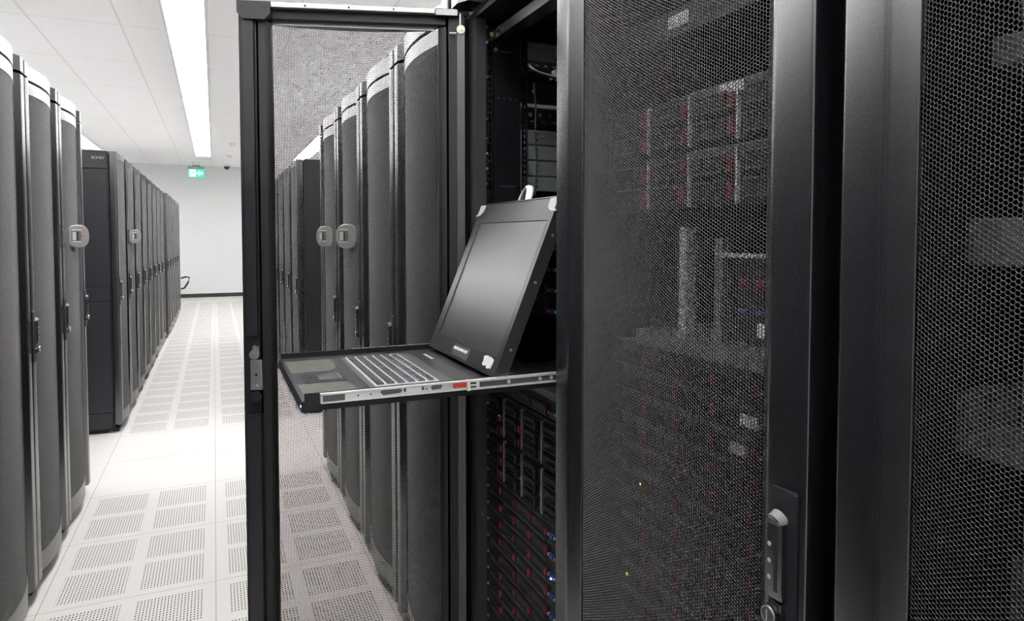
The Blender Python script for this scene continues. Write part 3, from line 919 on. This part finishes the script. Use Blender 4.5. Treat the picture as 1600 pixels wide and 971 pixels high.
# keyboard
kb = MB().bbox(0.272, 0.397, 1.240, 1.572, ZT, ZT + 0.004, 0.0015).build('keyboard', M['kb_base'], tr)
MB().box(0.262, 0.272, 1.236, 1.576, ZT, ZT + 0.0015).box(0.397, 0.425, 1.236, 1.576, ZT, ZT + 0.0012).build('keyboard_surround', M['grey_dark'], tr)
b = MB()
ky0, ky1 = 1.248, 1.566
rows = [(0.2760, [1.3, 1, 1, 6.2, 1, 1, 1.3, 1, 1]), (0.2965, [2.2] + [1] * 10 + [2.4, 1]), (0.3165, [1.7] + [1] * 11 + [1.9]), (0.3365, [1.4] + [1] * 12 + [1.4]), (0.3565, [1] * 13 + [1.9]), (0.3765, [0.93] * 16)]
for xr, ws in rows:
    tot = sum(ws)
    y = ky1
    kd = 0.0138 if xr < 0.37 else 0.0115
    for w in ws:
        L = (ky1 - ky0) * w / tot
        a, c = y - L + 0.0012, y - 0.0012
        x0, x1 = xr, xr + kd
        e_ = 0.0022
        vs = [(x0, a, ZT + 0.004), (x1, a, ZT + 0.004), (x1, c, ZT + 0.004), (x0, c, ZT + 0.004), (x0 + e_, a + e_, ZT + 0.0068), (x1 - e_ * 0.6, a + e_, ZT + 0.0074), (x1 - e_ * 0.6, c - e_, ZT + 0.0074), (x0 + e_, c - e_, ZT + 0.0068)]
        b._add(vs, [(3, 2, 1, 0), (4, 5, 6, 7), (0, 1, 5, 4), (1, 2, 6, 5), (2, 3, 7, 6), (3, 0, 4, 7)])
        y -= L
b.build('keys', M['key'], tr)
b = MB()
for i in range(4): b.box(0.455, 0.462, 1.545 - i * 0.018, 1.556 - i * 0.018, ZT, ZT + 0.0006)
b.build('deck_icons', M['label'], tr)
# rails
def add_rail(y0, y1, sgn):
    r_ = MB()
    # fixed outer profile with lips
    yo = y0 if sgn < 0 else y1
    x0, x1 = 0.162, 0.70
    zb, zt = 1.0935, 1.1105
    r_.box(x0, 0.432, y0, y1, zb, zt)
    rail_o = r_.build('slide_rail', M['bright'], kv)
    g = MB()
    g.box(0.428, x1, y0 + 0.001, y1 - 0.001, zb + 0.003, zt - 0.003)
    g.mat_i(1).box(0.428, x1, y0 - 0.003, y1, zt - 0.0035, zt).box(0.428, x1, y0 - 0.003, y1, zb - 0.001, zb + 0.0025)
    g.mat_i(1)
    for x in (0.513, 0.58, 0.605):
        g.cyl((x, y0, 1.102), (x, y0 - 0.0022, 1.102), 0.0038, n=12)
    g.build('slide_rail_outer', [M['grey_dark'], M['bright']], kv)
    l_ = MB()
    l_.box(x0, x0 + 0.270, y0 - 0.0018, y0, zt - 0.0025, zt).box(x0, x0 + 0.270, y0 - 0.0018, y0, zb, zb + 0.0022).box(x0, x0 + 0.002, y0 - 0.0018, y0, zb, zt)
    l_.build('rail_lip', M['bright'], rail_o)
    d_ = MB()
    d_.box(0.166, 0.203, y0 - 0.0007, y0, zb + 0.003, zt - 0.003)
    d_.build('rail_slot', M['grey_dark'], rail_o)
    d_ = MB()
    d_.prism([(0.266, 1.1065), (0.270, 1.1085), (0.301, 1.1085), (0.305, 1.1045), (0.301, 1.1), (0.270, 1.0985), (0.266, 1.1025)][::1], y0 - 0.0009, y0, 'y')
    d_.build('rail_slot', M['grey_dark'], rail_o)
    d_ = MB()
    d_.prism([(0.358, 1.104), (0.361, 1.1075), (0.377, 1.1085), (0.380, 1.105), (0.377, 1.1005), (0.361, 1.0995)], y0 - 0.0009, y0, 'y')
    d_.build('rail_slot', M['grey_dark'], rail_o)
    d_ = MB()
    d_.box(0.3075, 0.3115, y0 - 0.0008, y0, 1.101, 1.1075).box(0.341, 0.345, y0 - 0.0008, y0, 1.101, 1.1075)
    for x in (0.226, 0.248, 0.350): d_.cyl((x, y0, 1.1025), (x, y0 - 0.001, 1.1025), 0.0016, n=8)
    d_.cyl((0.173, y0, 1.102), (0.173, y0 - 0.002, 1.102), 0.0045, n=12)
    d_.build('rail_marks', M['grey_dark'], rail_o)
    w_ = MB().box(0.204, 0.224, y0 - 0.0009, y0, zb + 0.003, zt - 0.003).box(0.313, 0.340, y0 - 0.0009, y0, zb + 0.004, zt - 0.004).build('rail_label', M['label'], rail_o)
    MB().bbox(0.401, 0.427, y0 - 0.0016, y0, 1.099, 1.1085, 0.0005).build('release_tab', M['red'], rail_o)
    MB().bbox(0.428, 0.4345, y0 - 0.004, y0 + 0.004, 1.0915, 1.1125, 0.001).bbox(0.447, 0.453, y0 - 0.002, y0 + 0.002, 1.096, 1.109, 0.0008).box(0.4345, 0.447, y0 - 0.0012, y0, 1.1, 1.103).build('end_clip', M['white_plastic'], rail_o)
add_rail(1.175, 1.185, -1)
MB().box(0.3, 0.70, 1.6325, 1.639, 1.0945, 1.109).build('slide_rail', M['zinc'], kv)
# monitor: tilted panel hinged on the deck
A = Vector((0.487, 0, 1.110))
up = Vector((0.376, 0, 0.9266)).normalized()
nrm = Vector((-up.z, 0, up.x))                       # towards the viewer side of the aisle
Tm = Matrix(((0, up.x, nrm.x, A.x), (1, 0, 0, 0), (0, up.z, nrm.z, A.z), (0, 0, 0, 1)))   # (y, v, out) -> world
mon = MB()
yl, yr, v0, v1, th_ = 1.186, 1.610, -0.002, 0.377, 0.027
s0, s1, w0, w1 = 1.204, 1.576, 0.036, 0.328
mon.box(yl, yr, v0, v1, -th_, -0.004, Tm)
mon.box(yl, s0, v0, v1, -0.004, 0, Tm).box(s1, yr, v0, v1, -0.004, 0, Tm).box(s0, s1, v0, w0, -0.004, 0, Tm).box(s0, s1, w1, v1, -0.004, 0, Tm)
mo = mon.build('monitor', M['bezel'], kv)
MB().box(s0, s1, w0, w1, -0.004, -0.0022, Tm).build('screen', M['screen'], mo)
MB().box(yl - 0.0005, yr + 0.0005, v1, v1 + 0.0025, -th_, 0.0015, Tm).build('top_edge', M['black'], mo)
def padpoly(y0, d):
    pts = [(y0, 0.376), (y0 + d * 0.032, 0.376)] + [(y0 + d * 0.032 * math.cos(a), 0.362 - 0.016 * math.sin(a)) for a in np.linspace(0, PI * 0.62, 8)] + [(y0, 0.352)]
    return pts
for y0, d in ((yl + 0.001, 1), (yr - 0.001, -1)):
    MB().prism(padpoly(y0, d), 0.0, 0.002, 'z', Tm).build('corner_pad', M['pad_white'], mo)
MB().box(1.345, 1.445, 0.006, 0.031, 0, 0.0006, Tm).build('button_panel', M['grey_dark'], mo)
b = MB()
for i in range(8):
    y = 1.434 - i * 0.0108
    b.cyl(Tm @ Vector((y, 0.021, 0.0006)), Tm @ Vector((y, 0.021, 0.003)), 0.0036, n=10)
b.build('monitor_button', M['white_plastic'], mo)
MB().box(1.345, 1.445, 0.0055, 0.0065, 0.0, 0.0009, Tm).build('button_trim', M['zinc'], mo)
rag = [(1.262, 0.014), (1.259, 0.020), (1.263, 0.030), (1.252, 0.033), (1.242, 0.034), (1.238, 0.031), (1.231, 0.034), (1.221, 0.032), (1.212, 0.030), (1.212, 0.020), (1.215, 0.010), (1.222, 0.012), (1.228, 0.009), (1.236, 0.010), (1.240, 0.015), (1.251, 0.011)]
MB().prism(rag, 0.0, 0.0005, 'z', Tm).build('worn_sticker', M['label'], mo)
b = MB()
for v in (0.06, 0.20, 0.30): b.cyl(Tm @ Vector((yl, v, -0.014)), Tm @ Vector((yl - 0.002, v, -0.014)), 0.003, n=10)
b.build('case_screw', M['zinc'], mo)
MB().box(1.19, 1.24, 0.0, 0.02, -0.05, -0.026, Tm).box(1.56, 1.61, 0.0, 0.02, -0.05, -0.026, Tm).build('hinge', M['black'], kv)
# white cable loop rising behind the monitor
lp = []
for i in range(15):
    a = PI * i / 14
    lp.append(Tm @ Vector((1.447 + 0.040 * math.cos(a), 0.372 + 0.062 * math.sin(a), -0.037 - 0.006 * math.cos(a))))
o = MB().tube(lp, 0.0085, 8, 0.5).build('cable_loop', M['cable_w'], None, smooth=True)
tag(o, 'white flat cable looped up behind the top of the tilted monitor', 'cable')

# ------------------------------------------------------------------ small things in the room
ex = empty('exit_sign', (-0.33, 16.0, 2.66))
tag(ex, 'green exit sign with white arrow hanging near the far wall', 'exit sign')
MB().bbox(-0.16, 0.16, -0.04, 0.04, 0.17, 0.235, 0.006).build('housing', M['grey_plastic'], ex)
MB().box(-0.075, 0.075, -0.03, 0.03, 0.235, 0.25).build('mount', M['dark'], ex)
MB().cyl((-0.06, 0, 0.25), (-0.06, 0, CEIL - 2.66), 0.006, n=8).cyl((0.06, 0, 0.25), (0.06, 0, CEIL - 2.66), 0.006, n=8).build('rod', M['white_frame'], ex)
pn = MB().bbox(-0.155, 0.155, -0.012, 0.012, 0.0, 0.17, 0.003).build('panel', M['green'], ex)
b = MB().box(-0.125, -0.012, -0.0145, -0.012, 0.012, 0.158)
b.prism([(0.012, 0.062), (0.055, 0.062), (0.055, 0.035), (0.14, 0.085), (0.055, 0.135), (0.055, 0.108), (0.012, 0.108)], -0.0145, -0.012, 'y')
b.build('pictogram', M['exit_white'], ex)
b = MB().cyl((-0.06, -0.0146, 0.125), (-0.06, -0.0155, 0.125), 0.011, n=12)
b.prism([(-0.085, 0.105), (-0.05, 0.11), (-0.045, 0.07), (-0.03, 0.045), (-0.04, 0.04), (-0.062, 0.068), (-0.085, 0.04), (-0.095, 0.046), (-0.072, 0.075)], -0.0155, -0.0146, 'y')
b.build('running_figure', M['green'], ex)
cm = empty('dome_camera', (0.285, 16.5, CEIL))
tag(cm, 'small dark dome camera on the ceiling by the far wall', 'camera')
MB().cyl((0, 0, 0), (0, 0, -0.03), 0.075, 0.07, 20).build('base', M['white_plastic'], cm)
bm = bmesh.new()
bmesh.ops.create_uvsphere(bm, u_segments=18, v_segments=10, radius=0.058)
for v in bm.verts:
    if v.co.z > 0: v.co.z *= 0.2
MB().from_bm(bm, Matrix.Translation((0, 0, -0.04))).build('dome', M['dark'], cm, smooth=True)
for (x, y, lb) in ((0.31, 12.6, 'white smoke detector on the ceiling, the nearer of two beside the mesh door frame'), (0.30, 14.5, 'white smoke detector on the ceiling, the farther of two near the dome camera')):
    sd = empty('smoke_detector', (x, y, CEIL))
    tag(sd, lb, 'smoke detector', 'ceiling smoke detectors')
    MB().cyl((0, 0, 0), (0, 0, -0.02), 0.055, 0.055, 20).build('base', M['white_plastic'], sd)
    MB().cyl((0, 0, -0.02), (0, 0, -0.05), 0.045, 0.03, 20).build('sensor_head', M['white_plastic'], sd)
# open lever on the last rack of the far left row
b = empty('swing_lever', (XL + 0.03 - 0.0, 14.12, 0))
lastr = [o for o in C.objects if o.get('label', '').startswith('last black rack')][0]
C.objects.unlink(b); bpy.data.objects.remove(b)
pts = [(-0.01, 0, 0.62), (-0.09, 0, 0.64), (-0.15, 0, 0.63), (-0.13, 0, 0.54), (-0.07, 0, 0.44), (-0.01, 0, 0.42)]
o = MB().tube(pts, 0.016, 8).build('open_lever', M['rubber'], lastr, smooth=True)
o.location = (0.0, -0.22, 0)
